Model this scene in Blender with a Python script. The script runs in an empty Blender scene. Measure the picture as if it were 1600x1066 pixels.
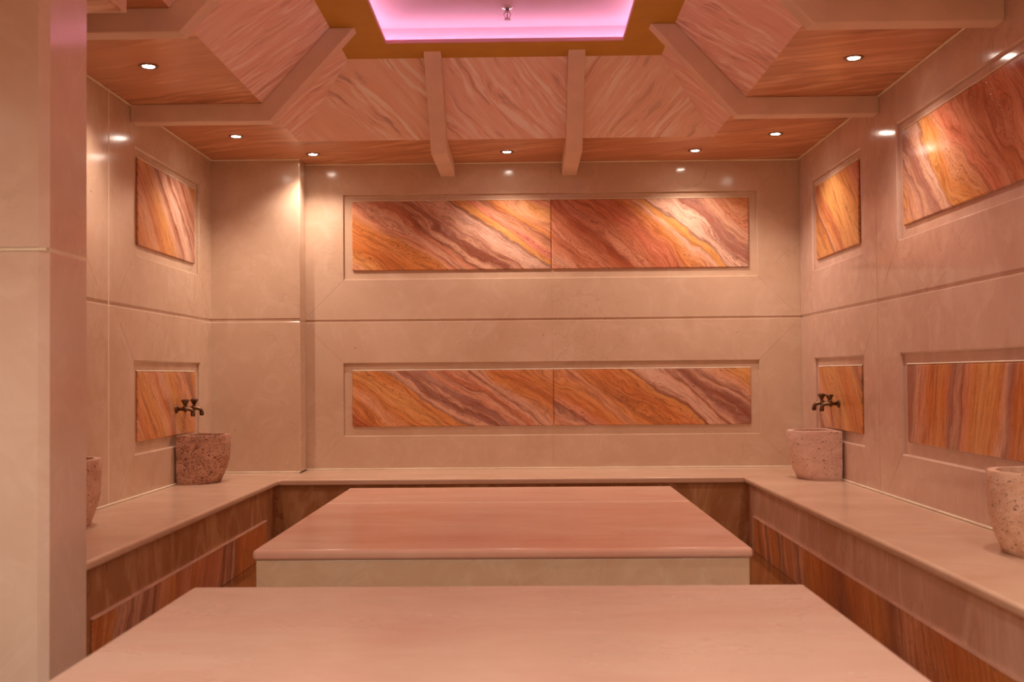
import bpy, bmesh, math, random
from mathutils import Vector, Matrix
random.seed(7)
S = bpy.context.scene
COL = S.collection

# ---------------------------------------------------------------- camera
EYE = 1.055
cam_d = bpy.data.cameras.new('camera')
cam = bpy.data.objects.new('camera', cam_d)
COL.objects.link(cam)
right = Vector((0.99982872, 0.01657795, -0.00822801))
fwd = Vector((-0.01638756, 0.99960821, 0.02269102))
up = Vector((0.00860095, -0.0225523, 0.99970867))
M = Matrix((
    (right.x, up.x, -fwd.x, 0.0),
    (right.y, up.y, -fwd.y, 0.0),
    (right.z, up.z, -fwd.z, EYE),
    (0, 0, 0, 1)))
cam.matrix_world = M
cam_d.sensor_width = 36.0
cam_d.lens = 36.0 * 1650.0 / 1600.0
cam_d.shift_x = (800 - 792.74) / 1600.0
cam_d.shift_y = (548.51 - 533.0) / 1600.0
cam_d.clip_start = 0.02
cam_d.dof.use_dof = True
cam_d.dof.focus_distance = 6.4
cam_d.dof.aperture_fstop = 3.6
S.camera = cam

# ---------------------------------------------------------------- view, world, light levels
S.view_settings.view_transform = 'Standard'
S.view_settings.look = 'None'
S.view_settings.exposure = 0.12
S.view_settings.gamma = 1.0
S.view_settings.use_curve_mapping = False
W = bpy.data.worlds.new('world')
S.world = W
W.use_nodes = True
W.node_tree.nodes['Background'].inputs[0].default_value = (0.9, 0.55, 0.4, 1)
W.node_tree.nodes['Background'].inputs[1].default_value = 0.02

WARM = (1.0, 0.755, 0.63)        # colour of the recessed ceiling lamps
ENTRY = (1.0, 0.95, 0.84)       # lamps in the entrance zone behind the camera
LAMP_W = 34.0
ENTRY_W = 105.0
LED_COL = (0.80, 0.60, 1.0)
LED_STRENGTH = 24.0
DISC_STRENGTH = 60.0

# ---------------------------------------------------------------- main dimensions (metres, floor z = 0, camera at x = y = 0)
XL, XR, YB, YF = -2.062, 1.851, 7.10, -1.30
SOF = 2.492          # underside of the perimeter ceiling
HI = 2.885           # underside of the flat middle ceiling
GR = 1.427           # height of the joint running round the walls
BT = 0.425           # bench and slab tops
VX0, VX1, VY0, VY1 = -1.368, 1.160, 1.20, 6.40     # foot of the ceiling slopes
RUN = 0.36


# ---------------------------------------------------------------- helpers
def tag(o, label=None, cat=None, group=None, kind=None):
    if label: o['label'] = label
    if cat: o['category'] = cat
    if group: o['group'] = group
    if kind: o['kind'] = kind
    return o


def obj(name, bm, mat, parent=None, smooth=False, bevel=0.0, seg=2, angle=35):
    me = bpy.data.meshes.new(name)
    bm.to_mesh(me); bm.free()
    o = bpy.data.objects.new(name, me)
    COL.objects.link(o)
    if mat: me.materials.append(mat)
    if smooth:
        for p in me.polygons: p.use_smooth = True
    if bevel:
        b = o.modifiers.new('bevel', 'BEVEL')
        b.width = bevel; b.segments = seg
        if angle == 'weight': b.limit_method = 'WEIGHT'
        else: b.limit_method = 'ANGLE'; b.angle_limit = math.radians(angle)
        b.use_clamp_overlap = True
    if parent: o.parent = parent
    return o


def empty(name, loc, rz=0.0):
    o = bpy.data.objects.new(name, None)
    o.empty_display_size = 0.1
    COL.objects.link(o)
    o.location = loc; o.rotation_euler = (0, 0, rz)
    return o


def box(bm, x0, x1, y0, y1, z0, z1):
    v = [bm.verts.new(c) for c in ((x0, y0, z0), (x1, y0, z0), (x1, y1, z0), (x0, y1, z0),
                                   (x0, y0, z1), (x1, y0, z1), (x1, y1, z1), (x0, y1, z1))]
    for f in ((0, 3, 2, 1), (4, 5, 6, 7), (0, 1, 5, 4), (1, 2, 6, 5), (2, 3, 7, 6), (3, 0, 4, 7)):
        bm.faces.new([v[i] for i in f])
    return bm


def prism(bm, poly, axis, a, b):
    """poly: list of 2-D points; axis: extrusion axis; a..b its range."""
    def P(p, t):
        return {'x': (t, p[0], p[1]), 'y': (p[0], t, p[1]), 'z': (p[0], p[1], t)}[axis]
    lo = [bm.verts.new(P(p, a)) for p in poly]
    hi = [bm.verts.new(P(p, b)) for p in poly]
    bm.faces.new(lo[::-1]); bm.faces.new(hi)
    n = len(poly)
    for i in range(n):
        bm.faces.new((lo[i], lo[(i + 1) % n], hi[(i + 1) % n], hi[i]))
    bmesh.ops.recalc_face_normals(bm, faces=bm.faces)
    return bm


def lathe(bm, prof, seg=24, axis_m=None, cap=True):
    """prof: (radius, height) pairs, revolved about z and moved by axis_m."""
    rings = []
    for r, h in prof:
        ring = []
        for k in range(seg):
            a = 2 * math.pi * k / seg
            co = Vector((r * math.cos(a), r * math.sin(a), h))
            if axis_m: co = axis_m @ co
            ring.append(bm.verts.new(co))
        rings.append(ring)
    for i in range(len(rings) - 1):
        for k in range(seg):
            bm.faces.new((rings[i][k], rings[i][(k + 1) % seg], rings[i + 1][(k + 1) % seg], rings[i + 1][k]))
    if cap:
        bm.faces.new(rings[0][::-1]); bm.faces.new(rings[-1])
    return bm


def tube(bm, pts, radii, seg=14):
    """a round tube along pts with its own radius at each point"""
    rings = []
    n = len(pts)
    prev = None
    for i, p in enumerate(pts):
        p = Vector(p)
        t = (Vector(pts[min(i + 1, n - 1)]) - Vector(pts[max(i - 1, 0)])).normalized()
        if prev is None:
            a = Vector((0, 1, 0)) if abs(t.y) < 0.9 else Vector((1, 0, 0))
            u = t.cross(a).normalized()
        else:
            u = (prev - t * prev.dot(t)).normalized()
        prev = u
        w = t.cross(u)
        r = radii[i] if isinstance(radii, (list, tuple)) else radii
        rings.append([bm.verts.new(p + u * r * math.cos(2 * math.pi * k / seg) + w * r * math.sin(2 * math.pi * k / seg)) for k in range(seg)])
    for i in range(n - 1):
        for k in range(seg):
            bm.faces.new((rings[i][k], rings[i][(k + 1) % seg], rings[i + 1][(k + 1) % seg], rings[i + 1][k]))
    bm.faces.new(rings[0][::-1]); bm.faces.new(rings[-1])
    return bm


def set_uv(o, origin, ua, va):
    """planar UV in metres: u along ua, v along va, from origin (mesh space)"""
    me = o.data
    uv = me.uv_layers.new(name='UVMap')
    O, A, Bv = Vector(origin), Vector(ua).normalized(), Vector(va).normalized()
    for lp in me.loops:
        d = me.vertices[lp.vertex_index].co - O
        uv.data[lp.index].uv = (d.dot(A), d.dot(Bv))


def relief(us, vs, depth, place, T=0.12):
    """A wall slab whose front face steps back by depth(u, v) in the cells of a grid: closed mesh."""
    bm = bmesh.new()
    nu, nv = len(us) - 1, len(vs) - 1
    D = [[depth((us[i] + us[i + 1]) / 2, (vs[j] + vs[j + 1]) / 2) for j in range(nv)] for i in range(nu)]
    cache = {}
    def V(u, v, d):
        k = (round(u, 5), round(v, 5), round(d, 5))
        if k not in cache: cache[k] = bm.verts.new(place(u, v, d))
        return cache[k]
    def quad(a, b, c, d):
        try: bm.faces.new((a, b, c, d))
        except ValueError: pass
    for i in range(nu):
        for j in range(nv):
            u0, u1, v0, v1, d = us[i], us[i + 1], vs[j], vs[j + 1], D[i][j]
            quad(V(u0, v0, d), V(u1, v0, d), V(u1, v1, d), V(u0, v1, d))
            quad(V(u0, v0, T), V(u0, v1, T), V(u1, v1, T), V(u1, v0, T))
            e = D[i + 1][j] if i + 1 < nu else T
            if abs(e - d) > 1e-6: quad(V(u1, v0, d), V(u1, v0, e), V(u1, v1, e), V(u1, v1, d))
            if i == 0: quad(V(u0, v0, T), V(u0, v0, d), V(u0, v1, d), V(u0, v1, T))
            e = D[i][j + 1] if j + 1 < nv else T
            if abs(e - d) > 1e-6: quad(V(u0, v1, d), V(u1, v1, d), V(u1, v1, e), V(u0, v1, e))
            if j == 0: quad(V(u0, v0, d), V(u0, v0, T), V(u1, v0, T), V(u1, v0, d))
    bmesh.ops.recalc_face_normals(bm, faces=bm.faces)
    bmesh.ops.dissolve_limit(bm, angle_limit=0.01, verts=bm.verts, edges=bm.edges)
    wl = bm.edges.layers.float.new('bevel_weight_edge')
    for e in bm.edges:
        if len(e.link_faces) == 2 and e.calc_face_angle_signed(0) > 0.3:
            e[wl] = 0.68 if all(abs(v.co.z - GR) < GW for v in e.verts) else 1.0
    return bm


# ---------------------------------------------------------------- materials
def srgb(c):
    f = lambda v: v / 12.92 if v <= 0.04045 else ((v + 0.055) / 1.055) ** 2.4
    return tuple(f(x / 255.0) for x in c) + (1.0,)


class NT:
    """small helper to write node trees"""
    def __init__(self, name):
        self.m = bpy.data.materials.new(name)
        self.m.use_nodes = True
        self.t = self.m.node_tree
        self.b = self.t.nodes['Principled BSDF']
    def n(self, kind, **k):
        nd = self.t.nodes.new(kind)
        for a, b in k.items(): setattr(nd, a, b)
        return nd
    def l(self, a, b): self.t.links.new(a, b)
    def inp(self, sock, v):
        if hasattr(v, 'links') or hasattr(v, 'is_output'): self.l(v, sock)
        else: sock.default_value = v
    def math(self, op, a, b=0.0, c=0.0, clamp=False):
        nd = self.n('ShaderNodeMath', operation=op); nd.use_clamp = clamp
        self.inp(nd.inputs[0], a); self.inp(nd.inputs[1], b); self.inp(nd.inputs[2], c)
        return nd.outputs[0]
    def mix(self, fac, a, b, mode='MIX'):
        nd = self.n('ShaderNodeMix', data_type='RGBA', blend_type=mode)
        self.inp(nd.inputs[0], fac); self.inp(nd.inputs[6], a); self.inp(nd.inputs[7], b)
        return nd.outputs[2]
    def noise(self, vec, scale, detail=4.0, rough=0.55, dist=0.0):
        nd = self.n('ShaderNodeTexNoise')
        if vec is not None: self.l(vec, nd.inputs['Vector'])
        nd.inputs['Scale'].default_value = scale; nd.inputs['Detail'].default_value = detail
        nd.inputs['Roughness'].default_value = rough; nd.inputs['Distortion'].default_value = dist
        return nd.outputs['Fac']
    def ramp(self, fac, stops, interp='LINEAR'):
        nd = self.n('ShaderNodeValToRGB')
        r = nd.color_ramp; r.interpolation = interp
        while len(r.elements) > 1: r.elements.remove(r.elements[-1])
        r.elements[0].position = stops[0][0]; r.elements[0].color = stops[0][1]
        for p, c in stops[1:]:
            e = r.elements.new(min(max(p, 0), 1)); e.color = c
        self.l(fac, nd.inputs[0])
        return nd.outputs[0]
    def comb(self, x, y, z=0.0):
        nd = self.n('ShaderNodeCombineXYZ')
        self.inp(nd.inputs[0], x); self.inp(nd.inputs[1], y); self.inp(nd.inputs[2], z)
        return nd.outputs[0]
    def uv(self):
        c = self.n('ShaderNodeTexCoord'); s = self.n('ShaderNodeSeparateXYZ')
        self.l(c.outputs['UV'], s.inputs[0])
        return c.outputs['UV'], s.outputs[0], s.outputs[1]
    def bump(self, h, dist, strength=0.5):
        nd = self.n('ShaderNodeBump')
        nd.inputs['Distance'].default_value = dist; nd.inputs['Strength'].default_value = strength
        self.l(h, nd.inputs['Height']); self.l(nd.outputs[0], self.b.inputs['Normal'])


G = lambda v: (v, v, v, 1.0)


def cream_stone(name, base, vein, dark, rough=0.2, off=0.0, stretch=(1, 1, 1), contrast=1.0):
    """polished cream limestone: clouds, thin veins and a few fossils and pits"""
    t = NT(name)
    c = t.n('ShaderNodeTexCoord'); mp = t.n('ShaderNodeMapping')
    mp.inputs['Location'].default_value = (off, off * 0.7, off * 1.3)
    mp.inputs['Scale'].default_value = stretch
    t.l(c.outputs['Object'], mp.inputs[0]); v = mp.outputs[0]
    cloud = t.noise(v, 1.7, 6, 0.6, 0.6)
    cl = t.ramp(cloud, [(0.30, G(0)), (0.72, G(1))])
    col = t.mix(cl, srgb(dark), srgb(base))
    patch = t.ramp(t.noise(v, 5.5, 5, 0.65, 1.2), [(0.48, G(0)), (0.75, G(1))])
    col = t.mix(t.math('MULTIPLY', patch, 0.6 * contrast), col, srgb(vein))
    n2 = t.noise(v, 2.6, 9, 0.62, 1.8)
    ridge = t.math('ABSOLUTE', t.math('SUBTRACT', n2, 0.5))
    r = t.ramp(ridge, [(0.0, G(1)), (0.010, G(0))])
    msk = t.ramp(t.noise(v, 1.3, 3), [(0.52, G(0)), (0.64, G(1))])
    col = t.mix(t.math('MULTIPLY', t.math('MULTIPLY', r, msk), 0.4 * contrast), col, srgb(tuple(x * 0.72 for x in dark)))
    vo = t.n('ShaderNodeTexVoronoi'); vo.inputs['Scale'].default_value = 9.0
    t.l(v, vo.inputs['Vector'])
    pit = t.ramp(vo.outputs['Distance'], [(0.035, G(1)), (0.075, G(0))])
    pm = t.ramp(t.noise(v, 3.1, 2), [(0.56, G(0)), (0.62, G(1))])
    col = t.mix(t.math('MULTIPLY', t.math('MULTIPLY', pit, pm), 0.5), col, srgb(tuple(x * 0.55 for x in dark)))
    t.l(col, t.b.inputs['Base Color'])
    rr = t.ramp(t.noise(v, 3.0, 4), [(0.3, G(rough * 0.8)), (0.7, G(rough * 1.35))])
    t.l(rr, t.b.inputs['Roughness'])
    t.b.inputs['Specular IOR Level'].default_value = 0.5
    t.bump(t.noise(v, 26, 3), 0.0006, 0.25)
    return t.m


def onyx(name, stops, k, L, warp=0.16, rough=0.28, seed=0.0, fine=1.0, wscale=2.2):
    """banded travertine/onyx slab: bands run along u + k*v = constant, wandering with noise"""
    t = NT(name)
    uvv, u, v = t.uv()
    mp = t.n('ShaderNodeMapping'); mp.inputs['Location'].default_value = (seed, seed * 0.61, seed * 0.37)
    t.l(uvv, mp.inputs[0]); P = mp.outputs[0]
    q = t.math('ADD', u, t.math('MULTIPLY', v, k))
    # noise in band space: long along the band, short across
    ln = math.hypot(1, k)
    along = t.math('SUBTRACT', t.math('MULTIPLY', u, k / ln), t.math('MULTIPLY', v, 1 / ln))
    across = t.math('MULTIPLY', q, 1 / ln)
    band = t.comb(t.math('MULTIPLY', along, 1.0), t.math('MULTIPLY', across, 2.2), seed)
    w1 = t.math('SUBTRACT', t.noise(band, wscale, 3, 0.5), 0.5)
    w2 = t.math('SUBTRACT', t.noise(band, wscale * 5.5, 6, 0.68), 0.5)
    qq = t.math('ADD', q, t.math('MULTIPLY', w1, warp * 2.7))
    qq = t.math('ADD', qq, t.math('MULTIPLY', w2, warp * 0.75))
    fac = t.math('DIVIDE', qq, L)
    col = t.ramp(fac, [(p / L, srgb(c)) for p, c in stops])
    # hair bands parallel to the main ones
    bq = t.comb(t.math('MULTIPLY', along, 1.5), t.math('MULTIPLY', t.math('ADD', across, t.math('MULTIPLY', w1, warp * 1.6)), 22.0), seed + 3.0)
    hair = t.noise(bq, 1.6, 7, 0.7, 0.4)
    col = t.mix(t.math('MULTIPLY', t.ramp(hair, [(0.50, G(0)), (0.62, G(1))]), 0.55 * fine), col, srgb((120, 58, 34)))
    col = t.mix(t.math('MULTIPLY', t.ramp(hair, [(0.33, G(1)), (0.47, G(0))]), 0.30 * fine), col, srgb((240, 196, 160)))
    b3 = t.comb(t.math('MULTIPLY', along, 5.0), t.math('MULTIPLY', t.math('ADD', across, t.math('MULTIPLY', w1, warp * 1.6)), 85.0), seed + 6.0)
    hf = t.noise(b3, 1.3, 6, 0.75, 0.8)
    col = t.mix(t.math('MULTIPLY', t.ramp(hf, [(0.50, G(0)), (0.60, G(1))]), 0.45 * fine), col, srgb((142, 84, 58)))
    col = t.mix(t.math('MULTIPLY', t.ramp(hf, [(0.34, G(1)), (0.46, G(0))]), 0.30 * fine), col, srgb((240, 204, 174)))
    gr = t.ramp(t.noise(P, 130, 3, 0.7), [(0.52, G(0)), (0.66, G(1))])
    gm = t.ramp(t.noise(band, 7, 4, 0.6), [(0.46, G(0)), (0.58, G(1))])
    col = t.mix(t.math('MULTIPLY', t.math('MULTIPLY', gr, gm), 0.38 * fine), col, srgb((112, 62, 46)))
    # dotted pores and small cracks that follow the bands
    pq = t.comb(t.math('MULTIPLY', along, 44.0), t.math('MULTIPLY', across, 130.0), seed)
    pores = t.ramp(t.noise(pq, 1.0, 2, 0.5), [(0.60, G(0)), (0.66, G(1))])
    pm = t.ramp(t.noise(bq, 0.7, 3), [(0.50, G(0)), (0.60, G(1))])
    col = t.mix(t.math('MULTIPLY', t.math('MULTIPLY', pores, pm), 0.75 * fine), col, srgb((84, 50, 38)))
    mott = t.ramp(t.noise(P, 16, 6, 0.7, 1.0), [(0.3, G(0)), (0.7, G(1))])
    col = t.mix(t.math('MULTIPLY', mott, 0.22), col, srgb((190, 96, 50)))
    t.l(col, t.b.inputs['Base Color'])
    t.b.inputs['Roughness'].default_value = rough
    h = t.math('SUBTRACT', t.noise(bq, 1.6, 7, 0.7), t.math('MULTIPLY', t.math('MULTIPLY', pores, pm), 0.8))
    t.bump(h, 0.0012, 0.35)
    return t.m


def streaked(name, base, mid, light, k, rough=0.33, seed=0.0, sc=1.0):
    """hand-painted marble finish of the ceiling: soft streaks along u + k*v = constant"""
    t = NT(name)
    uvv, u, v = t.uv()
    ln = math.hypot(1, k)
    along = t.math('SUBTRACT', t.math('MULTIPLY', u, k / ln), t.math('MULTIPLY', v, 1 / ln))
    across = t.math('MULTIPLY', t.math('ADD', u, t.math('MULTIPLY', v, k)), 1 / ln)
    P0 = t.comb(t.math('MULTIPLY', along, 0.7), across, seed)
    wv = t.math('SUBTRACT', t.noise(P0, 2.4, 2), 0.5)
    ac = t.math('ADD', across, t.math('MULTIPLY', wv, 0.22))
    P1 = t.comb(t.math('MULTIPLY', along, 1.1 * sc), t.math('MULTIPLY', ac, 7.5 * sc), seed)
    P2 = t.comb(t.math('MULTIPLY', along, 3.0 * sc), t.math('MULTIPLY', ac, 26.0 * sc), seed + 5)
    a = t.noise(P1, 1.0, 5, 0.6, 0.5)
    b = t.noise(P2, 1.0, 5, 0.65, 0.4)
    col = t.mix(t.ramp(a, [(0.34, G(0)), (0.66, G(1))]), srgb(base), srgb(mid))
    m2 = t.ramp(t.noise(P1, 0.8, 4, 0.6), [(0.40, G(0.12)), (0.58, G(1))])
    s = t.math('MULTIPLY', t.ramp(b, [(0.50, G(0)), (0.59, G(1))]), m2)
    col = t.mix(t.math('MULTIPLY', s, 0.95), col, srgb(light))
    d = t.math('MULTIPLY', t.ramp(b, [(0.36, G(1)), (0.44, G(0))]), m2)
    col = t.mix(t.math('MULTIPLY', d, 0.55), col, srgb(tuple(x * 0.62 for x in base)))
    t.l(col, t.b.inputs['Base Color'])
    t.b.inputs['Roughness'].default_value = rough
    t.bump(b, 0.0015, 0.3)
    return t.m


def plain(name, c, rough=0.5, metal=0.0, var=0.08, scale=6.0, bump=0.0):
    t = NT(name)
    co = t.n('ShaderNodeTexCoord')
    n = t.noise(co.outputs['Object'], scale, 5, 0.6)
    hi = tuple(min(255, x * (1 + var)) for x in c); lo = tuple(x * (1 - var) for x in c)
    t.l(t.ramp(n, [(0.3, srgb(lo)), (0.7, srgb(hi))]), t.b.inputs['Base Color'])
    t.b.inputs['Roughness'].default_value = rough
    t.b.inputs['Metallic'].default_value = metal
    if bump: t.bump(t.noise(co.outputs['Object'], 60, 4), bump, 0.5)
    return t.m


def emit(name, c, s):
    t = NT(name)
    t.b.inputs['Base Color'].default_value = (c[0], c[1], c[2], 1)
    t.b.inputs['Emission Color'].default_value = (c[0], c[1], c[2], 1)
    t.b.inputs['Emission Strength'].default_value = s
    return t.m


def travertine(name, light, dark, hole, density, seed):
    """rough pitted travertine of the basins"""
    t = NT(name)
    co = t.n('ShaderNodeTexCoord'); mp = t.n('ShaderNodeMapping')
    mp.inputs['Location'].default_value = (seed, seed, seed)
    mp.inputs['Scale'].default_value = (1, 1, 1.7)
    t.l(co.outputs['Object'], mp.inputs[0]); v = mp.outputs[0]
    cloud = t.ramp(t.noise(v, 11, 6, 0.65, 0.8), [(0.34, G(0)), (0.68, G(1))])
    col = t.mix(cloud, srgb(dark), srgb(light))
    n1 = t.noise(v, 62, 4, 0.65, 0.7); n2 = t.noise(v, 130, 2, 0.6)
    pm = t.ramp(t.noise(v, 8, 3), [(0.38, G(0)), (0.60, G(1))])
    p1 = t.ramp(n1, [(0.66 - density, G(0)), (0.70 - density, G(1))])
    p2 = t.math('MULTIPLY', t.ramp(n2, [(0.68 - density, G(0)), (0.73 - density, G(1))]), pm)
    pits = t.math('MAXIMUM', p1, p2)
    col = t.mix(t.math('MULTIPLY', pits, 0.85), col, srgb(hole))
    t.l(col, t.b.inputs['Base Color'])
    t.b.inputs['Roughness'].default_value = 0.75
    h = t.math('SUBTRACT', t.math('MULTIPLY', t.noise(v, 60, 4, 0.7), 0.3), pits)
    t.bump(h, 0.006, 0.8)
    return t.m


M_wall = cream_stone('wall_stone', (217, 191, 165), (225, 202, 180), (202, 172, 144), 0.12)
M_wallL = cream_stone('wall_stone_left', (217, 191, 165), (225, 202, 180), (202, 172, 144), 0.12, 4.0)
M_wallR = cream_stone('wall_stone_right', (216, 185, 166), (226, 199, 182), (199, 164, 146), 0.12, 9.0)
M_pil = cream_stone('pilaster_stone', (217, 191, 165), (227, 205, 182), (203, 174, 146), 0.16, 13.0)
M_pillar = cream_stone('pillar_stone', (228, 206, 188), (234, 216, 198), (216, 190, 168), 0.13, 17.0)
M_seat = cream_stone('seat_stone', (222, 194, 168), (232, 208, 182), (208, 172, 144), 0.20, 21.0, (0.6, 1.0, 1), 0.5)
M_seam = plain('seam_grout', (182, 146, 116), 0.7)
M_filler_highlight = plain('seam_filler_and_highlight', (250, 230, 204), 0.6)  # pale joint filler, also the painted highlight on the wall panel tops
M_ledge = plain('pale_ledge', (236, 196, 172), 0.5)
M_slab = cream_stone('slab_stone', (226, 190, 168), (232, 202, 178), (212, 154, 130), 0.16, 25.0, (0.5, 1.3, 1), 0.6)
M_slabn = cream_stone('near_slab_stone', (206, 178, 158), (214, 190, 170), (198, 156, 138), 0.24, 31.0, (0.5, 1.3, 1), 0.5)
M_base = cream_stone('base_stone', (216, 190, 160), (226, 206, 178), (204, 170, 136), 0.25, 35.0)
M_riser = cream_stone('riser_stone', (224, 186, 162), (234, 206, 182), (204, 158, 132), 0.2, 41.0, (1, 1, 0.4), 1.6)
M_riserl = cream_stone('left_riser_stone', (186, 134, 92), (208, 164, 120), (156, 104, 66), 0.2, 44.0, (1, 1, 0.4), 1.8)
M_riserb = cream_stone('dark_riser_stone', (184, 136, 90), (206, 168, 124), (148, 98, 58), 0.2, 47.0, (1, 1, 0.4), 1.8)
M_floor = plain('floor_stone', (132, 84, 44), 0.12, 0, 0.15, 3)
M_rib = plain('beam_paint', (228, 200, 176), 0.55, 0, 0.03)
M_flat = plain('ochre_ceiling_paint', (194, 146, 44), 0.6, 0, 0.03)
M_cove = plain('pale_cove_paint', (212, 158, 164), 0.6, 0, 0.01)
M_sof = streaked('soffit_marbling', (194, 128, 84), (208, 146, 102), (232, 184, 142), 2.6, 0.3, 2.0, 0.6)
M_slopeL = streaked('slope_marbling_left', (238, 192, 174), (244, 208, 192), (255, 240, 230), -0.56, 0.36, 4.0)
M_slopeR = streaked('slope_marbling_right', (236, 186, 168), (242, 200, 184), (255, 236, 224), 0.68, 0.36, 9.0)
M_slopeB1 = streaked('slope_marbling_back_left', (242, 200, 174), (246, 212, 190), (255, 246, 234), 0.85, 0.38, 13.0)
M_slopeB2 = streaked('slope_marbling_back_middle', (242, 200, 178), (246, 210, 190), (255, 242, 230), 0.75, 0.38, 15.0)
M_slopeB3 = streaked('slope_marbling_back_right', (242, 200, 176), (246, 212, 188), (255, 242, 228), -0.55, 0.38, 19.0)
M_trim = plain('lamp_ring_metal', (150, 120, 96), 0.3, 0.9, 0.02)
M_lens = emit('lamp_lens', (1.0, 0.86, 0.72), DISC_STRENGTH)
M_lense = emit('entrance_lamp_lens', (1.0, 0.92, 0.80), DISC_STRENGTH * 0.7)
M_led = emit('led_tape', LED_COL, LED_STRENGTH)
M_bronze = plain('aged_bronze', (104, 82, 62), 0.32, 1.0, 0.3, 40)
M_chrome = plain('chrome', (200, 190, 190), 0.2, 1.0, 0.02)
M_bulb = plain('red_glass', (190, 40, 70), 0.15)
M_travD = travertine('reddish_travertine', (214, 170, 142), (176, 124, 96), (90, 44, 28), 0.085, 2.0)
M_travL = travertine('pale_travertine', (232, 198, 180), (216, 176, 156), (104, 60, 46), 0.03, 7.0)
M_travN = travertine('ivory_travertine', (234, 202, 176), (214, 168, 138), (128, 72, 50), 0.05, 12.0)

# ================================================================ SETTING
bm = bmesh.new(); box(bm, XL - .12, XR + .12, YF - .12, YB + .12, -0.10, 0.0)
o = obj('floor', bm, M_floor); tag(o, kind='structure')

GW = 0.015   # joint width


def wall_depth(frames, grooves_v=(), rd=0.017):
    def d(u, v):
        for (a, b, c, e) in frames:
            if a < u < b and c < v < e: return rd
        if abs(v - GR) < GW / 2: return 0.0055
        return 0.0
    return d


def grid_lines(frames, ends):
    us = sorted(set([ends[0], ends[1]] + [f[0] for f in frames] + [f[1] for f in frames]))
    return us


VS = [-0.02, 0.697 - .045, 1.187 - .045, GR - GW / 2, GR + GW / 2, 1.752 - .045, 2.325 - .045, HI + 0.3]
ZU = (1.707, 2.280)    # upper recess
ZL = (0.652, 1.142)    # lower recess

# back wall
frB = [(-1.218, 1.567, *ZU), (-1.222, 1.570, *ZL)]
us = sorted({XL - .1, XR + .1, -1.218, 1.567, -1.222, 1.570})
bm = relief(us, VS, wall_depth(frB), lambda u, v, d: (u, YB + d, v))
wall_back = obj('wall_back', bm, M_wall, bevel=0.0075, seg=1, angle='weight'); tag(wall_back, kind='structure')

# side walls
frR = [(5.80, 6.785, *ZU), (5.80, 6.775, *ZL), (2.30, 5.245, *ZU), (2.30, 5.235, *ZL)]
us = sorted({YF, YB, 5.80, 6.785, 6.775, 2.30, 5.245, 5.235})
bm = relief(us, VS, wall_depth(frR), lambda u, v, d: (XR + d, u, v))
wall_right = obj('wall_right', bm, M_wallR, bevel=0.0075, seg=1, angle='weight'); tag(wall_right, kind='structure')
frL = [(5.545, 6.66, *ZU), (5.545, 6.67, *ZL), (3.45, 4.86, *ZU), (3.45, 4.86, *ZL)]
us = sorted({YF, YB, 5.545, 6.66, 6.67, 3.45, 4.86})
bm = relief(us, VS, wall_depth(frL), lambda u, v, d: (XL - d, u, v))
wall_left = obj('wall_left', bm, M_wallL, bevel=0.0075, seg=1, angle='weight'); tag(wall_left, kind='structure')
bm = bmesh.new(); box(bm, XL - .12, XR + .12, YF - .12, YF, -0.02, HI + .3)
o = obj('wall_front', bm, M_wall); tag(o, kind='structure')


def seam(bm, a, b, normal, w=0.0010):
    """a hair-thin filled joint between two stone slabs, from a to b on a face"""
    a, b, n = Vector(a), Vector(b), Vector(normal)
    s = (b - a).normalized().cross(n) * w
    q = [a - s, b - s, b + s, a + s]
    lo = [bm.verts.new(p - n * 0.002) for p in q]; hi = [bm.verts.new(p + n * 0.0004) for p in q]
    bm.faces.new(hi)
    for i in range(4): bm.faces.new((lo[i], lo[(i + 1) % 4], hi[(i + 1) % 4], hi[i]))


def mitres(bm, fr, lo, hi, P, n, L=0.16):
    """45 degree slab joints at the corners of a recess"""
    a, b, c, e = fr
    for (u, v, du, dv) in ((a, c, -1, -1), (b, c, 1, -1), (a, e, -1, 1), (b, e, 1, 1)):
        l = min(L, (v - lo) if dv < 0 else (hi - v))
        seam(bm, P(u, v), P(u + du * l, v + dv * l), n)


bm = bmesh.new()
Pb = lambda u, v: (u, YB, v)
mitres(bm, frB[0], GR, SOF, Pb, (0, -1, 0), 0.24); mitres(bm, frB[1], BT, GR, Pb, (0, -1, 0), 0.24)
for (z0, z1) in ((BT, ZL[0]), (ZL[1], GR - .01), (GR + .01, ZU[0]), (ZU[1], SOF)):
    seam(bm, (0.186, YB, z0), (0.186, YB, z1), (0, -1, 0), 0.0010)
obj('slab_joint', bm, M_seam, wall_back)
bm = bmesh.new()
Pr = lambda u, v: (XR, u, v)
for i, f in enumerate(frR): mitres(bm, f, GR if i % 2 == 0 else BT, SOF if i % 2 == 0 else GR, Pr, (-1, 0, 0), 0.2)
for y in (5.56, 2.0): seam(bm, (XR, y, BT), (XR, y, SOF), (-1, 0, 0), 0.0022)
obj('slab_joint', bm, M_seam, wall_right)
bm = bmesh.new()
Pl = lambda u, v: (XL, u, v)
for i, f in enumerate(frL): mitres(bm, f, GR if i % 2 == 0 else BT, SOF if i % 2 == 0 else GR, Pl, (1, 0, 0), 0.2)
obj('slab_joint', bm, M_seam, wall_left)
bm = bmesh.new(); seam(bm, (XL, 5.20, BT), (XL, 5.20, SOF), (1, 0, 0), 0.004)
obj('slab_joint', bm, M_filler_highlight, wall_left)

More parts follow.
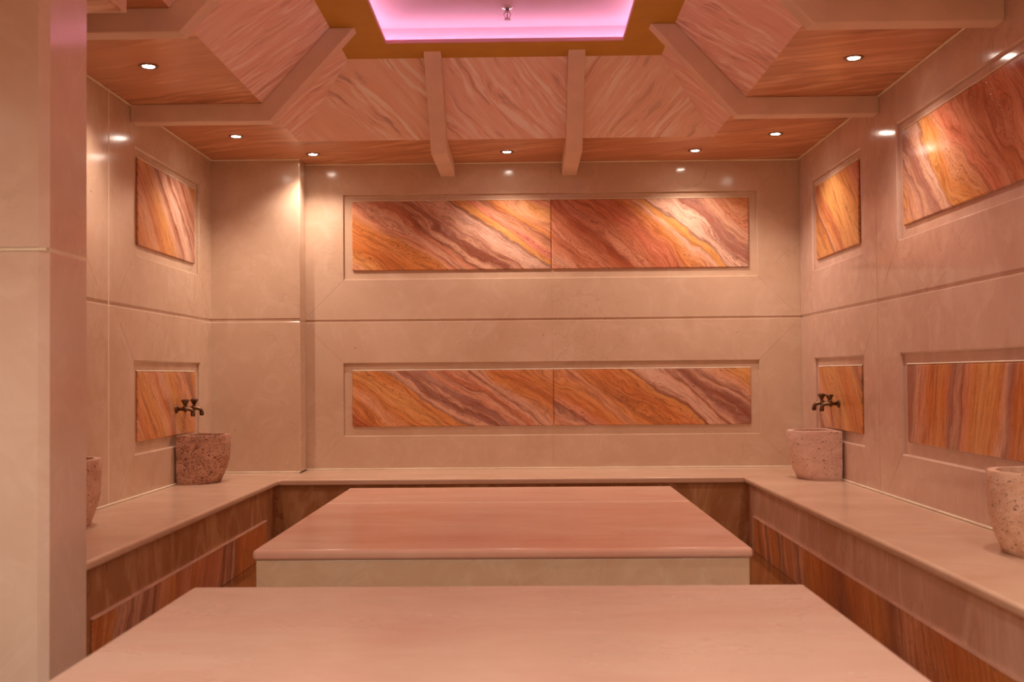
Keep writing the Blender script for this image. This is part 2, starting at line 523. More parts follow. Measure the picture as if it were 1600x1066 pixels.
# pale sealant along the bench and the soffit
bm = bmesh.new()
w = 0.009
box(bm, -1.475, XR, YB - w, YB, BT, BT + w)
box(bm, XR - w, XR, 1.2, YB - w, BT, BT + w)
box(bm, XL, XL + w, 3.32, 6.917, BT, BT + w)
box(bm, XL + w, -1.475, 6.917 - w, 6.917, BT, BT + w)
box(bm, -1.475, XR, YB - w, YB, SOF - w, SOF)
box(bm, XR - w, XR, YF, YB - w, SOF - w, SOF)
box(bm, XL, XL + w, 3.32, 6.917, SOF - w, SOF)
box(bm, XL + w, -1.475, 6.917 - w, 6.917, SOF - w, SOF)
o = obj('trim_1', bm, M_filler_highlight, bevel=0.002, seg=1); tag(o, kind='structure')

# pilaster in the left back corner
us = [XL - .02, -1.475]
VSp = [BT, GR - GW / 2, GR + GW / 2, SOF + 0.02]
bm = relief(us, VSp, lambda u, v: 0.0055 if abs(v - GR) < GW / 2 else 0.0, lambda u, v, d: (u, 6.917 + d, v), T=0.180)
pil = obj('pilaster', bm, M_pil, bevel=0.0085, seg=2, angle='weight')
tag(pil, 'plain cream stone pilaster boxed out in the far left corner of the room', 'pilaster')

# entrance pillar with a bulkhead block behind its head
bm = bmesh.new()
GP = 1.432
def pillar_part(z0, z1, ins=0.0):
    c = 0.024
    prism(bm, [(XL - .05, 3.04 + ins), (-1.388 - c, 3.04 + ins), (-1.388 - ins, 3.04 + c), (-1.388 - ins, 3.322), (XL - .05, 3.322)], 'z', z0, z1)
pillar_part(-0.01, GP - 0.006); pillar_part(GP - 0.006, GP + 0.006, 0.005); pillar_part(GP + 0.006, SOF + .02)
pr = obj('pillar', bm, M_pillar)
tag(pr, 'broad stone pillar of polished blocks at the left edge, nearest the viewer', 'pillar')
bm = bmesh.new()
box(bm, XL - .04, -1.3885, 3.0395, 3.0415, GP - .004, GP + .004)
box(bm, -1.389, -1.3876, 3.06, 3.322, GP - .006, GP + .006)
obj('block_joint', bm, M_filler_highlight, pr)

bm = bmesh.new(); box(bm, XL, -1.392, 3.323, 3.672, 2.342, SOF)
bk = obj('bulkhead', bm, M_rib, bevel=0.003)
tag(bk, 'low boxed ceiling block with marbled underside just behind the entrance pillar', 'bulkhead')
bm = bmesh.new(); box(bm, XL, -1.402, 3.330, 3.640, 2.336, 2.342)
o = obj('marbled_underside', bm, M_sof, bk); set_uv(o, (0, 0, 0), (1, 0, 0), (0, 1, 0))

# ---------------------------------------------------------------- ceiling
T0 = SOF + 0.10
bm = bmesh.new()
box(bm, XL - .1, XR + .1, VY1, YB + .1, SOF, T0)
box(bm, XL - .1, XR + .1, YF - .1, VY0, SOF, T0)
box(bm, XL - .1, VX0, VY0, VY1, SOF, T0)
box(bm, VX1, XR + .1, VY0, VY1, SOF, T0)
# keep only one skin under the rim so that the marbling runs through
ceiling = obj('ceiling', bm, M_sof); tag(ceiling, kind='structure'); set_uv(ceiling, (0, 0, 0), (1, 0, 0), (0, 1, 0))

IX0, IX1, IY0, IY1 = VX0 + RUN, VX1 - RUN, VY0 + RUN, VY1 - RUN


def slope(name, pts, mat, o0, ua, va, th=0.05):
    """a sloped ceiling panel from its four lower-face corners, thickened upwards/outwards"""
    bm = bmesh.new()
    P = [Vector(p) for p in pts]
    n = (P[1] - P[0]).cross(P[2] - P[0]).normalized()
    if n.z < 0: n = -n
    lo = [bm.verts.new(p) for p in P]; hi = [bm.verts.new(p + n * th) for p in P]
    bm.faces.new(lo[::-1]); bm.faces.new(hi)
    k = len(P)
    for i in range(k): bm.faces.new((lo[i], lo[(i + 1) % k], hi[(i + 1) % k], hi[i]))
    bmesh.ops.recalc_face_normals(bm, faces=bm.faces)
    o = obj(name, bm, mat, ceiling); set_uv(o, o0, ua, va)
    return o


def yz(t): return (VY1 - RUN * t, SOF + (HI - SOF) * t)
RB = (-0.508, 0.309)    # x of the two beams on the back slope
RS = (5.485, 4.045)     # near face y of the side beams
xa = [VX0, RB[0], RB[1], VX1]
xt = [IX0, RB[0], RB[1], IX1]
for i, mt in enumerate((M_slopeB1, M_slopeB2, M_slopeB3)):
    y0, z0 = yz(0); y1, z1 = yz(1)
    slope('sloped_panel', [(xa[i], y0, z0), (xa[i + 1], y0, z0), (xt[i + 1], y1, z1), (xt[i], y1, z1)], mt,
          (VX0, y0, z0), (1, 0, 0), (0, -RUN, HI - SOF))
slope('sloped_panel', [(VX0, VY1, SOF), (VX0, VY0, SOF), (IX0, IY0, HI), (IX0, IY1, HI)], M_slopeL, (VX0, VY0, SOF), (0, 1, 0), (RUN, 0, HI - SOF))
slope('sloped_panel', [(VX1, VY0, SOF), (VX1, VY1, SOF), (IX1, IY1, HI), (IX1, IY0, HI)], M_slopeR, (VX1, VY1, SOF), (0, -1, 0), (-RUN, 0, HI - SOF))
slope('sloped_panel', [(VX1, VY0, SOF), (VX0, VY0, SOF), (IX0, IY0, HI), (IX1, IY0, HI)], M_slopeB2, (VX0, VY0, SOF), (1, 0, 0), (0, RUN, HI - SOF))

# flat ochre middle with the light cove
CX0, CX1, CY0, CY1 = -0.753, 0.558, 1.90, 5.765
bm = bmesh.new()
LZ = HI + 0.020
box(bm, IX0 - .05, IX1 + .05, CY1, IY1 + .05, HI, LZ)
box(bm, IX0 - .05, IX1 + .05, IY0 - .05, CY0, HI, LZ)
box(bm, IX0 - .05, CX0, CY0, CY1, HI, LZ)
box(bm, CX1, IX1 + .05, CY0, CY1, HI, LZ)
o = obj('flat_panel', bm, M_flat, ceiling)
# painted lip of the opening
bm = bmesh.new()
e = 0.004
box(bm, CX0, CX1, CY1 - e, CY1, HI, LZ); box(bm, CX0, CX1, CY0, CY0 + e, HI, LZ)
box(bm, CX0, CX0 + e, CY0 + e, CY1 - e, HI, LZ); box(bm, CX1 - e, CX1, CY0 + e, CY1 - e, HI, LZ)
obj('cove_lip', bm, M_cove, ceiling)
bm = bmesh.new()
q = 0.135; CZ = 3.012
box(bm, CX0 - q - .02, CX1 + q + .02, CY0 - q - .02, CY1 + q + .02, CZ, CZ + .03)
box(bm, CX0 - q, CX1 + q, CY1 + q, CY1 + q + .02, LZ, CZ); box(bm, CX0 - q, CX1 + q, CY0 - q - .02, CY0 - q, LZ, CZ)
box(bm, CX0 - q - .02, CX0 - q, CY0 - q, CY1 + q, LZ, CZ); box(bm, CX1 + q, CX1 + q + .02, CY0 - q, CY1 + q, LZ, CZ)
obj('cove_recess', bm, M_cove, ceiling)

led = empty('cove_light', ((CX0 + CX1) / 2, (CY0 + CY1) / 2, LZ))
tag(led, 'pink violet LED strip hidden in the rectangular ceiling cove over the stone slabs', 'cove light')
cx, cy = led.location.x, led.location.y
d = 0.085
for (x0, x1, y0, y1) in ((CX0 - d, CX1 + d, CY1 + d - .012, CY1 + d), (CX0 - d, CX1 + d, CY0 - d, CY0 - d + .012),
                         (CX0 - d, CX0 - d + .012, CY0 - d + .02, CY1 + d - .02), (CX1 + d - .012, CX1 + d, CY0 - d + .02, CY1 + d - .02)):
    bm = bmesh.new(); box(bm, x0 - cx, x1 - cx, y0 - cy, y1 - cy, 0.0005, 0.008)
    obj('led_strip', bm, M_led, led)


# ================================================================ BEAMS
RT = 0.095


def beam_profile(wall, foot, dirn):
    """side-on outline: along the soffit from the wall, up the slope, onto the flat; dirn = +-1 towards the room"""
    s = dirn
    ang = math.atan2(HI - SOF, RUN)
    # upper line
    a = (wall, SOF + .0); b = (foot, SOF); c = (foot + s * RUN, HI)
    # lower line, offset RT
    off = RT * math.tan((math.pi / 2 - ang) * 0 + ang / 2)
    bl = (foot + s * off, SOF - RT)
    dx = RT / math.sin(ang)
    cl = (foot + s * (RUN + dx), HI)
    return [a, b, c, cl, bl, (wall, SOF - RT)]


def beam(label, axis, wall, foot, dirn, lo, hi):
    prof = beam_profile(wall, foot, dirn)
    bm = bmesh.new()
    prism(bm, prof, axis, lo, hi)
    o = obj('ceiling_beam', bm, M_rib, bevel=0.004)
    tag(o, label, 'ceiling beam', 'bent beams crossing the ceiling')
    return o


beam('left of the two bent tan beams that end on the back wall', 'x', YB, VY1, -1, RB[0] - .049, RB[0] + .049)
beam('right of the two bent tan beams that end on the back wall', 'x', YB, VY1, -1, RB[1] - .049, RB[1] + .049)
beam('bent tan beam on the left ceiling side, farther of the two there', 'y', XL, VX0, 1, RS[0], RS[0] + .09)
beam('bent tan beam on the left ceiling side at the top edge, nearest the pillar', 'y', XL, VX0, 1, RS[1], RS[1] + .09)
beam('bent tan beam on the right ceiling side, farther of the two there', 'y', XR, VX1, -1, RS[0], RS[0] + .09)
beam('bent tan beam on the right ceiling side at the top edge, over the big upper panel', 'y', XR, VX1, -1, RS[1], RS[1] + .09)


# ================================================================ LAMPS
def downlight(x, y, label, group, lens=M_lens, colour=WARM, watts=LAMP_W, z=SOF, spread=128):
    t = empty('downlight', (x, y, z))
    tag(t, label, 'downlight', group)
    bm = bmesh.new()
    lathe(bm, [(0.027, -0.0005), (0.044, -0.0005), (0.045, -0.003), (0.042, -0.006), (0.034, -0.006), (0.027, -0.002)], 28, cap=False)
    bm.faces.ensure_lookup_table()
    obj('ring', bm, M_trim, t, smooth=True)
    bm = bmesh.new()
    lathe(bm, [(0.0265, -0.0008), (0.0265, -0.0035), (0.020, -0.0045), (0.001, -0.005)], 24)
    obj('lens', bm, lens, t, smooth=True)
    l = bpy.data.lights.new('lamp_beam', 'SPOT')
    l.color = colour; l.energy = watts; l.spot_size = math.radians(spread); l.spot_blend = 0.85
    l.shadow_soft_size = 0.025
    lo = bpy.data.objects.new('lamp_beam', l); COL.objects.link(lo)
    lo.location = (0, 0, -0.02); lo.parent = t
    return t


GL = 'recessed ceiling downlights'
downlight(-1.356, 6.768, 'small lit downlight in the far ceiling strip beside the corner pilaster', GL)
downlight(-0.103, 6.762, 'small lit downlight in the far ceiling strip between the two back beams', GL)
downlight(1.108, 6.787, 'small lit downlight in the far ceiling strip right of the back beams', GL)
downlight(1.518, 6.341, 'lit downlight above the right bench, beyond the farther right side beam', GL)
downlight(1.515, 4.82, 'lit downlight above the right bench, between the two right side beams', GL)
downlight(-1.709, 6.238, 'lit downlight above the left bench, beyond the farther left side beam', GL)
downlight(-1.721, 4.806, 'lit downlight above the left bench, between the two left side beams', GL)
for (x, y) in ((1.515, 3.30), (1.515, 1.80), (-1.715, 1.80)):
    downlight(x, y, 'lit downlight above the bench in front of the nearer side beams', GL)
for (x, y) in ((-1.2, 0.35), (0.0, 0.35), (1.2, 0.35)):
    downlight(x, y, 'lit paler downlight in the ceiling strip over the entrance', 'entrance downlights', M_lense, ENTRY, ENTRY_W, SOF, 168)


# ================================================================ WALL PANELS
OR = (224, 150, 80); ORD = (210, 126, 60); GO = (230, 170, 98); PE = (230, 170, 128)
CR = (224, 178, 148); WH = (230, 194, 170); PU = (164, 118, 104); BR = (142, 88, 66); RBR = (200, 122, 84)
SAL = (226, 156, 122); GY = (140, 116, 104); PK = (230, 142, 126); RED = (218, 128, 98)

O_UL = onyx('onyx_upper_left', [(0, PE), (.10, PE), (.16, GO), (.26, ORD), (.58, OR), (.66, PE), (.70, SAL), (.80, CR), (.88, SAL), (.93, BR), (.955, CR), (1.00, CR), (1.03, BR),
             (1.07, PU), (1.10, CR), (1.13, PU), (1.15, CR), (1.22, WH), (1.30, WH), (1.34, GY), (1.36, GO), (1.42, GO), (1.50, PK), (1.58, PE), (1.66, BR), (1.70, OR), (1.80, PE), (1.88, GO), (1.96, SAL), (2.1, PE)], 1.55, 2.1, 0.13, seed=1.3)
O_UR = onyx('onyx_upper_right', [(0, SAL), (.12, CR), (.2, SAL), (.3, RBR), (.36, SAL), (.46, RBR), (.55, (170, 84, 54)), (.64, SAL), (.72, RBR), (.80, RED), (.9, RBR), (.98, OR), (1.06, PE), (1.10, WH), (1.12, GO),
             (1.19, GO), (1.205, GY), (1.23, WH), (1.33, WH), (1.37, PU), (1.46, PU), (1.50, CR), (1.58, CR), (1.64, SAL), (1.70, PE), (1.84, OR)], 1.1, 1.84, 0.13, seed=5.1)
O_LL = onyx('onyx_lower_left', [(0, RBR), (.14, (170, 80, 36)), (.26, OR), (.34, PE), (.46, OR), (.60, GO), (.70, OR), (.765, OR), (.775, GY), (.80, CR), (.86, CR), (.90, PU), (.94, BR), (.97, CR), (1.0, PU), (1.04, PU), (1.08, SAL),
             (1.12, CR), (1.17, RBR), (1.22, SAL), (1.27, CR), (1.30, BR), (1.32, CR), (1.40, CR), (1.46, OR), (1.58, ORD), (1.75, OR), (1.95, PE)], 1.5, 1.95, 0.12, seed=9.7)
O_LR = onyx('onyx_lower_right', [(0, PE), (.12, PE), (.2, CR), (.24, BR), (.28, SAL), (.36, ORD), (.46, OR), (.58, PE), (.66, OR), (.84, ORD), (.94, OR), (.98, GO), (1.01, BR), (1.04, CR), (1.10, WH), (1.20, CR), (1.23, BR), (1.26, CR),
             (1.32, PU), (1.38, BR), (1.42, PU), (1.48, CR), (1.50, PU), (1.56, CR), (1.64, PE), (1.72, GO), (1.84, GO)], 1.35, 1.84, 0.12, seed=14.2)
O_RU = onyx('onyx_small_right_upper', [(0, OR), (.2, GO), (.33, OR), (.38, BR), (.42, PE), (.5, OR), (.58, RBR), (.64, GO), (.9, GO), (1.05, OR), (1.2, SAL), (1.3, RBR), (1.5, OR)], 1.05, 1.5, 0.1, seed=18)
O_RL = onyx('onyx_small_right_lower', [(0, CR), (.1, BR), (.14, CR), (.26, PE), (.30, SAL), (.38, OR), (.6, GO), (.75, ORD), (.95, OR), (1.05, GO), (1.15, BR), (1.2, PE), (1.3, OR)], 0.9, 1.3, 0.1, seed=22)
O_LU = onyx('onyx_small_left_upper', [(0, BR), (.04, ORD), (.12, ORD), (.2, OR), (.3, PE), (.36, ORD), (.5, OR), (.62, GO), (.70, CR), (.78, BR), (.80, CR), (.92, WH), (.98, BR), (1.0, CR), (1.08, PU), (1.11, CR), (1.18, BR), (1.2, SAL), (1.28, WH), (1.36, GO), (1.48, OR)], 1.0, 1.48, 0.10, seed=26)
O_LO = onyx('onyx_small_left_lower', [(0, OR), (.1, PE), (.16, ORD), (.26, OR), (.4, GO), (.5, PE), (.58, ORD), (.64, CR), (.74, GO), (.9, OR), (1.05, PE), (1.12, BR), (1.2, OR), (1.35, GO)], 0.85, 1.4, 0.12, seed=30)
O_BU = onyx('onyx_big_upper', [(0, OR), (.06, GO), (.12, PE), (.26, CR), (.34, PU), (.38, CR), (.44, PU), (.52, PU), (.56, CR), (.66, WH), (.68, BR), (.70, GO), (.78, OR), (.9, PE), (1.0, RED), (1.15, SAL), (1.3, RBR), (1.5, SAL), (1.65, (172, 82, 56)),
             (1.8, SAL), (2.0, RED), (2.2, SAL), (2.5, RBR), (3.0, SAL), (3.4, OR)], 1.0, 3.5, 0.2, rough=0.12, seed=34, wscale=1.8)
O_BL = onyx('onyx_big_lower', [(0, PU), (.05, CR), (.12, SAL), (.16, PE), (.2, ORD), (.34, OR), (.42, ORD), (.48, PU), (.54, CR), (.58, BR), (.61, SAL), (.68, OR), (.8, GO), (.95, OR), (1.0, CR), (1.04, PU), (1.1, ORD), (1.3, OR), (1.5, PE), (1.6, ORD),
             (1.9, OR), (2.1, SAL), (2.4, OR), (2.9, ORD)], -0.25, 3.0, 0.08, rough=0.22, seed=38)
O_RSR = onyx('onyx_plinth_right', [(0, ORD), (.1, OR), (.2, BR), (.24, ORD), (.34, PE), (.38, BR), (.42, PE), (.5, ORD), (.6, OR), (.68, BR), (.72, CR), (.78, BR), (.82, PE), (.9, ORD), (1.0, CR), (1.06, BR), (1.1, CR), (1.2, OR), (1.5, ORD), (1.8, BR),
             (2.0, ORD), (2.3, OR), (2.5, BR), (2.6, PE), (3.0, ORD), (3.6, OR), (4.2, ORD)], 0.35, 4.4, 0.07, seed=42, wscale=3)
O_RSL = onyx('onyx_plinth_left', [(0, ORD), (.12, OR), (.16, CR), (.26, CR), (.29, BR), (.33, CR), (.42, CR), (.46, BR), (.52, CR), (.56, BR), (.62, PE), (.8, OR), (.9, RBR), (1.0, SAL), (1.1, ORD), (1.2, SAL), (1.3, RBR), (1.5, SAL), (1.6, BR), (1.64, CR), (1.7, BR),
              (1.76, CR), (1.82, BR), (1.9, ORD), (2.2, OR), (2.7, ORD)], -0.35, 2.7, 0.07, seed=46, wscale=3)


def panel(name, label, tiles, bevel=0.007):
    """a proud banded-stone panel set in a wall recess; tiles = (box, material, uv origin, ua, va)"""
    b0 = tiles[0][0]
    t = empty('onyx_plaque', ((b0[0] + b0[1]) / 2, (b0[2] + b0[3]) / 2, b0[4]))
    tag(t, label, 'wall panel', 'banded stone wall panels')
    L = t.location
    for (b, mt, uo, ua, va) in tiles:
        bm = bmesh.new(); box(bm, b[0] - L.x, b[1] - L.x, b[2] - L.y, b[3] - L.y, b[4] - L.z, b[5] - L.z)
        o = obj('slab', bm, mt, t, bevel=bevel, seg=1)
        set_uv(o, (uo[0] - L.x, uo[1] - L.y, uo[2] - L.z), ua, va)
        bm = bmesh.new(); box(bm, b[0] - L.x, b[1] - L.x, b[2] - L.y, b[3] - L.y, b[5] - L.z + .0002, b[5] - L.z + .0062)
        obj('edge_highlight', bm, M_filler_highlight, o, bevel=0.003, seg=1)  # pale strip painted in as light caught along the slab's top edge
    return t


RD, TH = 0.017, 0.012
yb = YB + RD
ux, uz = (1, 0, 0), (0, 0, 1)
U0, U1 = 1.766, 2.236     # upper panes
L0, L1 = 0.712, 1.089     # lower panes
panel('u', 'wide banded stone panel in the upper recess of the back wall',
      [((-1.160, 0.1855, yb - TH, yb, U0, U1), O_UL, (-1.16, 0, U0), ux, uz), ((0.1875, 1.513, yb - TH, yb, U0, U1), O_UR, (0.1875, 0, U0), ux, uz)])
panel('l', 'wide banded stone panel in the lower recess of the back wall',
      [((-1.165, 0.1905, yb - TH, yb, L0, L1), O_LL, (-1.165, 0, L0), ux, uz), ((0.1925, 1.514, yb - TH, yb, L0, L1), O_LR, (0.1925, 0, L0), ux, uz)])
xr = XR + RD
ny, py = (0, -1, 0), (0, 1, 0)
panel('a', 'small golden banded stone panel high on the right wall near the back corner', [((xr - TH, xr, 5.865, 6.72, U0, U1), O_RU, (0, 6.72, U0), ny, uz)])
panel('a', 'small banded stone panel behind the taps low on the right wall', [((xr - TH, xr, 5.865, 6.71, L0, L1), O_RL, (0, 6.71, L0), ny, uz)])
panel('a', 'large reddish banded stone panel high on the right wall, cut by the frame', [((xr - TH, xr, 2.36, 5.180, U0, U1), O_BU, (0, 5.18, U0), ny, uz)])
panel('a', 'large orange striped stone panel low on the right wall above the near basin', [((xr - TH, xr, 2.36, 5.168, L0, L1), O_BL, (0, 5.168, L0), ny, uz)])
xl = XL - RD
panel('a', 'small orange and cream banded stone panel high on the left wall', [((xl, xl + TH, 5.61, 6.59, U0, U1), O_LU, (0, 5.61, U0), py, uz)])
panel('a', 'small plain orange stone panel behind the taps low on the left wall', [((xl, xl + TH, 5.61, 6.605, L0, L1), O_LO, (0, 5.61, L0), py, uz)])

# ================================================================ BENCHES
BL, BRX, BY = -1.509, 1.322, 6.440   # front edges of the seat slab
RI = 0.034                           # how far the riser stands back
st = 0.036                           # slab thickness


def nose(bm, poly, z0, z1):
    prism(bm, poly, 'z', z0, z1)


bench = empty('stone_bench', (-0.1, 6.8, 0))
tag(bench, 'built-in cream stone bench running round the back and both side walls', 'bench')
O3 = bench.location
def rel(p): return [(a - O3.x, b - O3.y) for a, b in p]
Y0L, Y0R = 3.323, 1.20
for poly in ([(XL, Y0L), (BL, Y0L), (BL, BY), (-1.475, 6.46), (-1.475, 6.917), (XL, 6.917)],
             [(BL + .001, BY), (BRX - .001, BY), (1.36, 6.47), (XR, YB), (-1.474, YB), (-1.474, 6.46)],
             [(BRX, BY), (BRX, Y0R), (XR, Y0R), (XR, YB - .001), (1.361, 6.469)]):
    bm = bmesh.new(); prism(bm, rel(poly), 'z', BT - st, BT)
    obj('seat_slab', bm, M_seat, bench, bevel=0.013, seg=4, angle=50)
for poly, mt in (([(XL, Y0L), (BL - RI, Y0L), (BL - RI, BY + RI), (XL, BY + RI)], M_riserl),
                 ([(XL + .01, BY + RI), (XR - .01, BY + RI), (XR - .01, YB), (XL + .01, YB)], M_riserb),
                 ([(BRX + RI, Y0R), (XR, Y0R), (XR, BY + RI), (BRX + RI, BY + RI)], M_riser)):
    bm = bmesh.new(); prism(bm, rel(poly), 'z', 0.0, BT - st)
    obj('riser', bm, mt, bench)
# proud banded-stone plinths under the side seats
PT = 0.200
for (x0, x1, y0, y1, mt, uo, ua) in ((BRX + RI - .010, BRX + RI, 4.581, 6.30, O_RSR, (0, 6.30, 0), ny),
                                     (BRX + RI - .010, BRX + RI, 2.861, 4.579, O_RSR, (0, 6.36, 0), ny),
                                     (BRX + RI - .010, BRX + RI, Y0R, 2.859, O_RSR, (0, 4.40, 0), ny),
                                     (BL - RI, BL - RI + .010, 5.721, 6.236, O_RSL, (0, 3.30, 0), py),
                                     (BL - RI, BL - RI + .010, 3.73, 5.719, O_RSL, (0, 3.73, 0), py)):
    bm = bmesh.new(); box(bm, x0 - O3.x, x1 - O3.x, y0 - O3.y, y1 - O3.y, 0.0, PT)
    o = obj('banded_plinth', bm, mt, bench, bevel=0.003, seg=1)
    set_uv(o, (uo[0] - O3.x, uo[1] - O3.y, 0), ua, uz)
    bm = bmesh.new()
    if x0 > 0: box(bm, x0 - .002 - O3.x, x1 - O3.x, y0 - .001 - O3.y, y1 - O3.y, PT, PT + .008)
    else: box(bm, x0 - O3.x, x1 + .002 - O3.x, y0 - .001 - O3.y, y1 - O3.y, PT, PT + .008)
    obj('ledge', bm, M_ledge, o)


# ================================================================ STONE SLABS
def slab_table(label, x0, x1, y0, y1, mat, seams=()):
    cx, cy = (x0 + x1) / 2, (y0 + y1) / 2
    t = empty('massage_slab', (cx, cy, 0))
    tag(t, label, 'stone platform', 'heated stone platforms in the middle')
    bm = bmesh.new()
    ys = [y0] + list(seams) + [y1]
    box(bm, x0 - cx, x1 - cx, y0 - cy, y1 - cy, BT - 0.038, BT)
    top = obj('top_slab', bm, mat, t, bevel=0.014, seg=4)
    bm = bmesh.new()
    for s in seams: box(bm, x0 - cx + .015, x1 - cx - .015, s - cy - .004, s - cy + .004, BT - .001, BT + .0005)
    if seams: obj('joint', bm, M_filler_highlight, top)
    bm = bmesh.new(); i = 0.012
    box(bm, x0 - cx + i, x1 - cx - i, y0 - cy + i, y1 - cy - i, 0, BT - 0.038)
    obj('base', bm, M_base, t, bevel=0.003)
    return t


slab_table('farther of the two wide stone platforms, with its pale front side showing', -0.997, 0.818, 3.835, 5.955, M_slab, (5.235,))
slab_table('nearest wide stone platform filling the bottom of the view', -1.006, 0.829, 1.06, 3.179, M_slabn)


# ================================================================ BASINS
def basin(x_wall, y, side, mat, label, wd=0.172, dp=0.285, hgt=0.286, seedv=0):
    """half-round trough with its flat back to the wall; side = +1 opens to +x"""
    rnd = random.Random(seedv)
    t = empty('stone_basin', (x_wall, y, BT))
    tag(t, label, 'stone basin', 'travertine basins on the benches')
    N = 44
    def contour(s_d, s_w, ins=0.0):
        pts = []
        flat = 0.10
        for k in range(N + 1):
            a = -math.pi / 2 + math.pi * k / N
            ca, sa = math.cos(a), math.sin(a)
            e = 0.97
            px = flat + (dp * s_d - flat - ins) * (abs(ca) ** e)
            py_ = (wd * s_w - ins) * (abs(sa) ** e) * (1 if sa > 0 else -1)
            pts.append((px, py_))
        back = 0.012 + ins
        pts = [(back, pts[0][1])] + [(0.06, pts[0][1])] + pts + [(0.06, pts[-1][1])] + [(back, pts[-1][1])]
        return pts
    prof = [(0.000, 0.76, 0.95), (0.007, 0.79, 0.965), (0.05, 0.865, 0.98), (0.09, 0.93, 0.99), (0.13, 0.975, 1.0), (0.18, 0.995, 1.0), (0.22, 1.0, 1.0), (0.272, 1.0, 1.0), (hgt, 0.985, 0.99)]
    bm = bmesh.new(); rings = []
    for (z, a, b) in prof:
        rings.append([bm.verts.new((side * px, py_, z)) for px, py_ in contour(a, b)])
    inner = [(hgt, 0.985, 0.028), (0.20, 0.97, 0.032), (0.10, 0.88, 0.042), (0.05, 0.74, 0.060)]
    for (z, a, ins) in inner:
        rings.append([bm.verts.new((side * px, py_, z)) for px, py_ in contour(a, 1.0, ins)])
    n = len(rings[0])
    for i in range(len(rings) - 1):
        for k in range(n):
            bm.faces.new((rings[i][k], rings[i][(k + 1) % n], rings[i + 1][(k + 1) % n], rings[i + 1][k]))
    bm.faces.new(rings[0][::-1]); bm.faces.new(rings[-1])
    for v in bm.verts:
        if v.co.z > 0.003:
            j = 0.0016
            v.co += Vector((rnd.uniform(-j, j), rnd.uniform(-j, j), rnd.uniform(-j, j) * 0.8))
    bmesh.ops.recalc_face_normals(bm, faces=bm.faces)
    o = obj('bowl', bm, mat, t, bevel=0.004, seg=2, angle=50)
    for p in o.data.polygons: p.use_smooth = True
    try: o.data.set_sharp_from_angle(angle=math.radians(40))
    except Exception: pass
    return t


basin(XR, 6.342, -1, M_travL, 'pale pitted stone basin on the right bench below the two taps', dp=0.288, seedv=1)
basin(XL, 6.342, 1, M_travD, 'dark reddish pitted stone basin on the left bench below the two taps', dp=0.280, seedv=2)
basin(XR, 3.665, -1, M_travN, 'ivory rounded stone basin on the right bench, cut by the right edge of the view', dp=0.252, seedv=3)
basin(XL, 4.46, 1, M_travN, 'stone basin on the left bench mostly hidden behind the entrance pillar', dp=0.248, seedv=4)


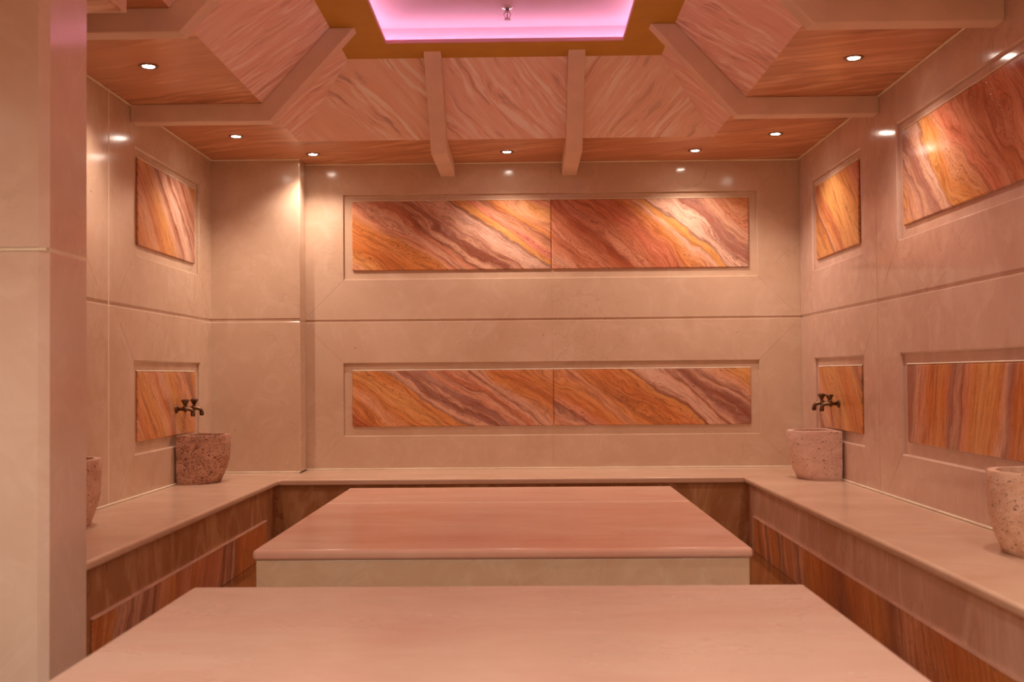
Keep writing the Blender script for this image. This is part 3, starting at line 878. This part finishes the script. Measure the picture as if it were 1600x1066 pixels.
# ================================================================ TAPS
def tap(x_wall, y, side, label, z=0.868):
    t = empty('water_tap', (x_wall, y, z))
    tag(t, label, 'tap', 'bronze taps over the far basins')
    s = side
    R = Matrix.Rotation(s * math.pi / 2, 4, 'Y')   # z axis -> out of the wall
    bm = bmesh.new(); lathe(bm, [(0.0245, 0.0), (0.0245, 0.003), (0.021, 0.008), (0.0135, 0.011), (0.012, 0.016)], 24, R)
    obj('flange', bm, M_bronze, t, smooth=True)
    bm = bmesh.new()
    tube(bm, [(s * .012, 0, 0), (s * .030, 0, 0), (s * .042, 0, .001), (s * .055, 0, .003), (s * .068, 0, .001), (s * .080, 0, 0), (s * .092, 0, -.006), (s * .099, 0, -.016), (s * .101, 0, -.026)],
         [.0105, .0095, .013, .0170, .013, .0110, .0115, .0118, .0120], 18)
    obj('body', bm, M_bronze, t, smooth=True)
    bm = bmesh.new(); lathe(bm, [(.0120, -.024), (.0145, -.026), (.0147, -.032), (.0128, -.034), (.0128, -.043), (.0100, -.044)], 20, Matrix.Translation((s * .101, 0, 0)))
    obj('spout', bm, M_bronze, t, smooth=True)
    bm = bmesh.new(); lathe(bm, [(.0125, .008), (.0125, .018), (.0085, .020), (.0085, .026)], 20, Matrix.Translation((s * .055, 0, 0)))
    obj('bonnet', bm, M_bronze, t, smooth=True)
    bm = bmesh.new()
    lathe(bm, [(.0085, .025), (.0140, .029), (.0155, .036), (.0220, .045), (.0240, .051), (.0210, .056), (.0110, .0585), (.001, .059)], 24, Matrix.Translation((s * .055, 0, 0)))
    for k in range(4):
        a = k * math.pi / 2 + math.pi / 4
        c = Vector((s * .055 + .0195 * math.cos(a), .0195 * math.sin(a), .050))
        bmesh.ops.create_uvsphere(bm, u_segments=10, v_segments=8, radius=.0065, matrix=Matrix.Translation(c))
    obj('handle', bm, M_bronze, t, smooth=True)
    return t


xw = XR + RD - TH
tap(xw, 6.285, -1, 'bronze tap on the right wall panel, the one nearer the viewer')
tap(xw, 6.450, -1, 'bronze tap on the right wall panel, the one nearer the back wall')
xw = XL - RD + TH
tap(xw, 6.225, 1, 'bronze tap on the left wall panel, the one nearer the viewer')
tap(xw, 6.395, 1, 'bronze tap on the left wall panel, the one nearer the back wall')

# ================================================================ SPRINKLER
sp = empty('fire_sprinkler', (-0.077, 5.58, CZ))
tag(sp, 'small chrome fire sprinkler hanging inside the pink lit ceiling cove', 'sprinkler')
bm = bmesh.new(); lathe(bm, [(.030, 0), (.032, -.003), (.024, -.008), (.012, -.010)], 24); obj('escutcheon', bm, M_chrome, sp, smooth=True)
bm = bmesh.new(); lathe(bm, [(.011, -.008), (.011, -.020), (.014, -.021), (.014, -.028), (.008, -.030)], 18); obj('neck', bm, M_chrome, sp, smooth=True)
bm = bmesh.new()
for s in (-1, 1): tube(bm, [(s * .010, 0, -.027), (s * .018, 0, -.036), (s * .015, 0, -.050), (s * .004, 0, -.060)], [.003, .0032, .003, .003], 8)
lathe(bm, [(.005, -.056), (.005, -.063)], 12)
obj('frame_arm', bm, M_chrome, sp, smooth=True)
bm = bmesh.new(); lathe(bm, [(.0025, -.029), (.0032, -.038), (.0032, -.048), (.0020, -.057)], 12); obj('bulb', bm, M_bulb, sp, smooth=True)
bm = bmesh.new()
for k in range(12):
    a = 2 * math.pi * k / 12
    m = Matrix.Rotation(a, 3, 'Z')
    pts = [(.004, -.0022), (.019, -.0036), (.019, .0036), (.004, .0022)]
    lo = [bm.verts.new(m @ Vector((x, y, -.0655))) for x, y in pts]; hi = [bm.verts.new(m @ Vector((x, y, -.0640))) for x, y in pts]
    bm.faces.new(lo[::-1]); bm.faces.new(hi)
    for i in range(4): bm.faces.new((lo[i], lo[(i + 1) % 4], hi[(i + 1) % 4], hi[i]))
lathe(bm, [(.009, -.066), (.009, -.0635)], 18)
obj('deflector', bm, M_chrome, sp)
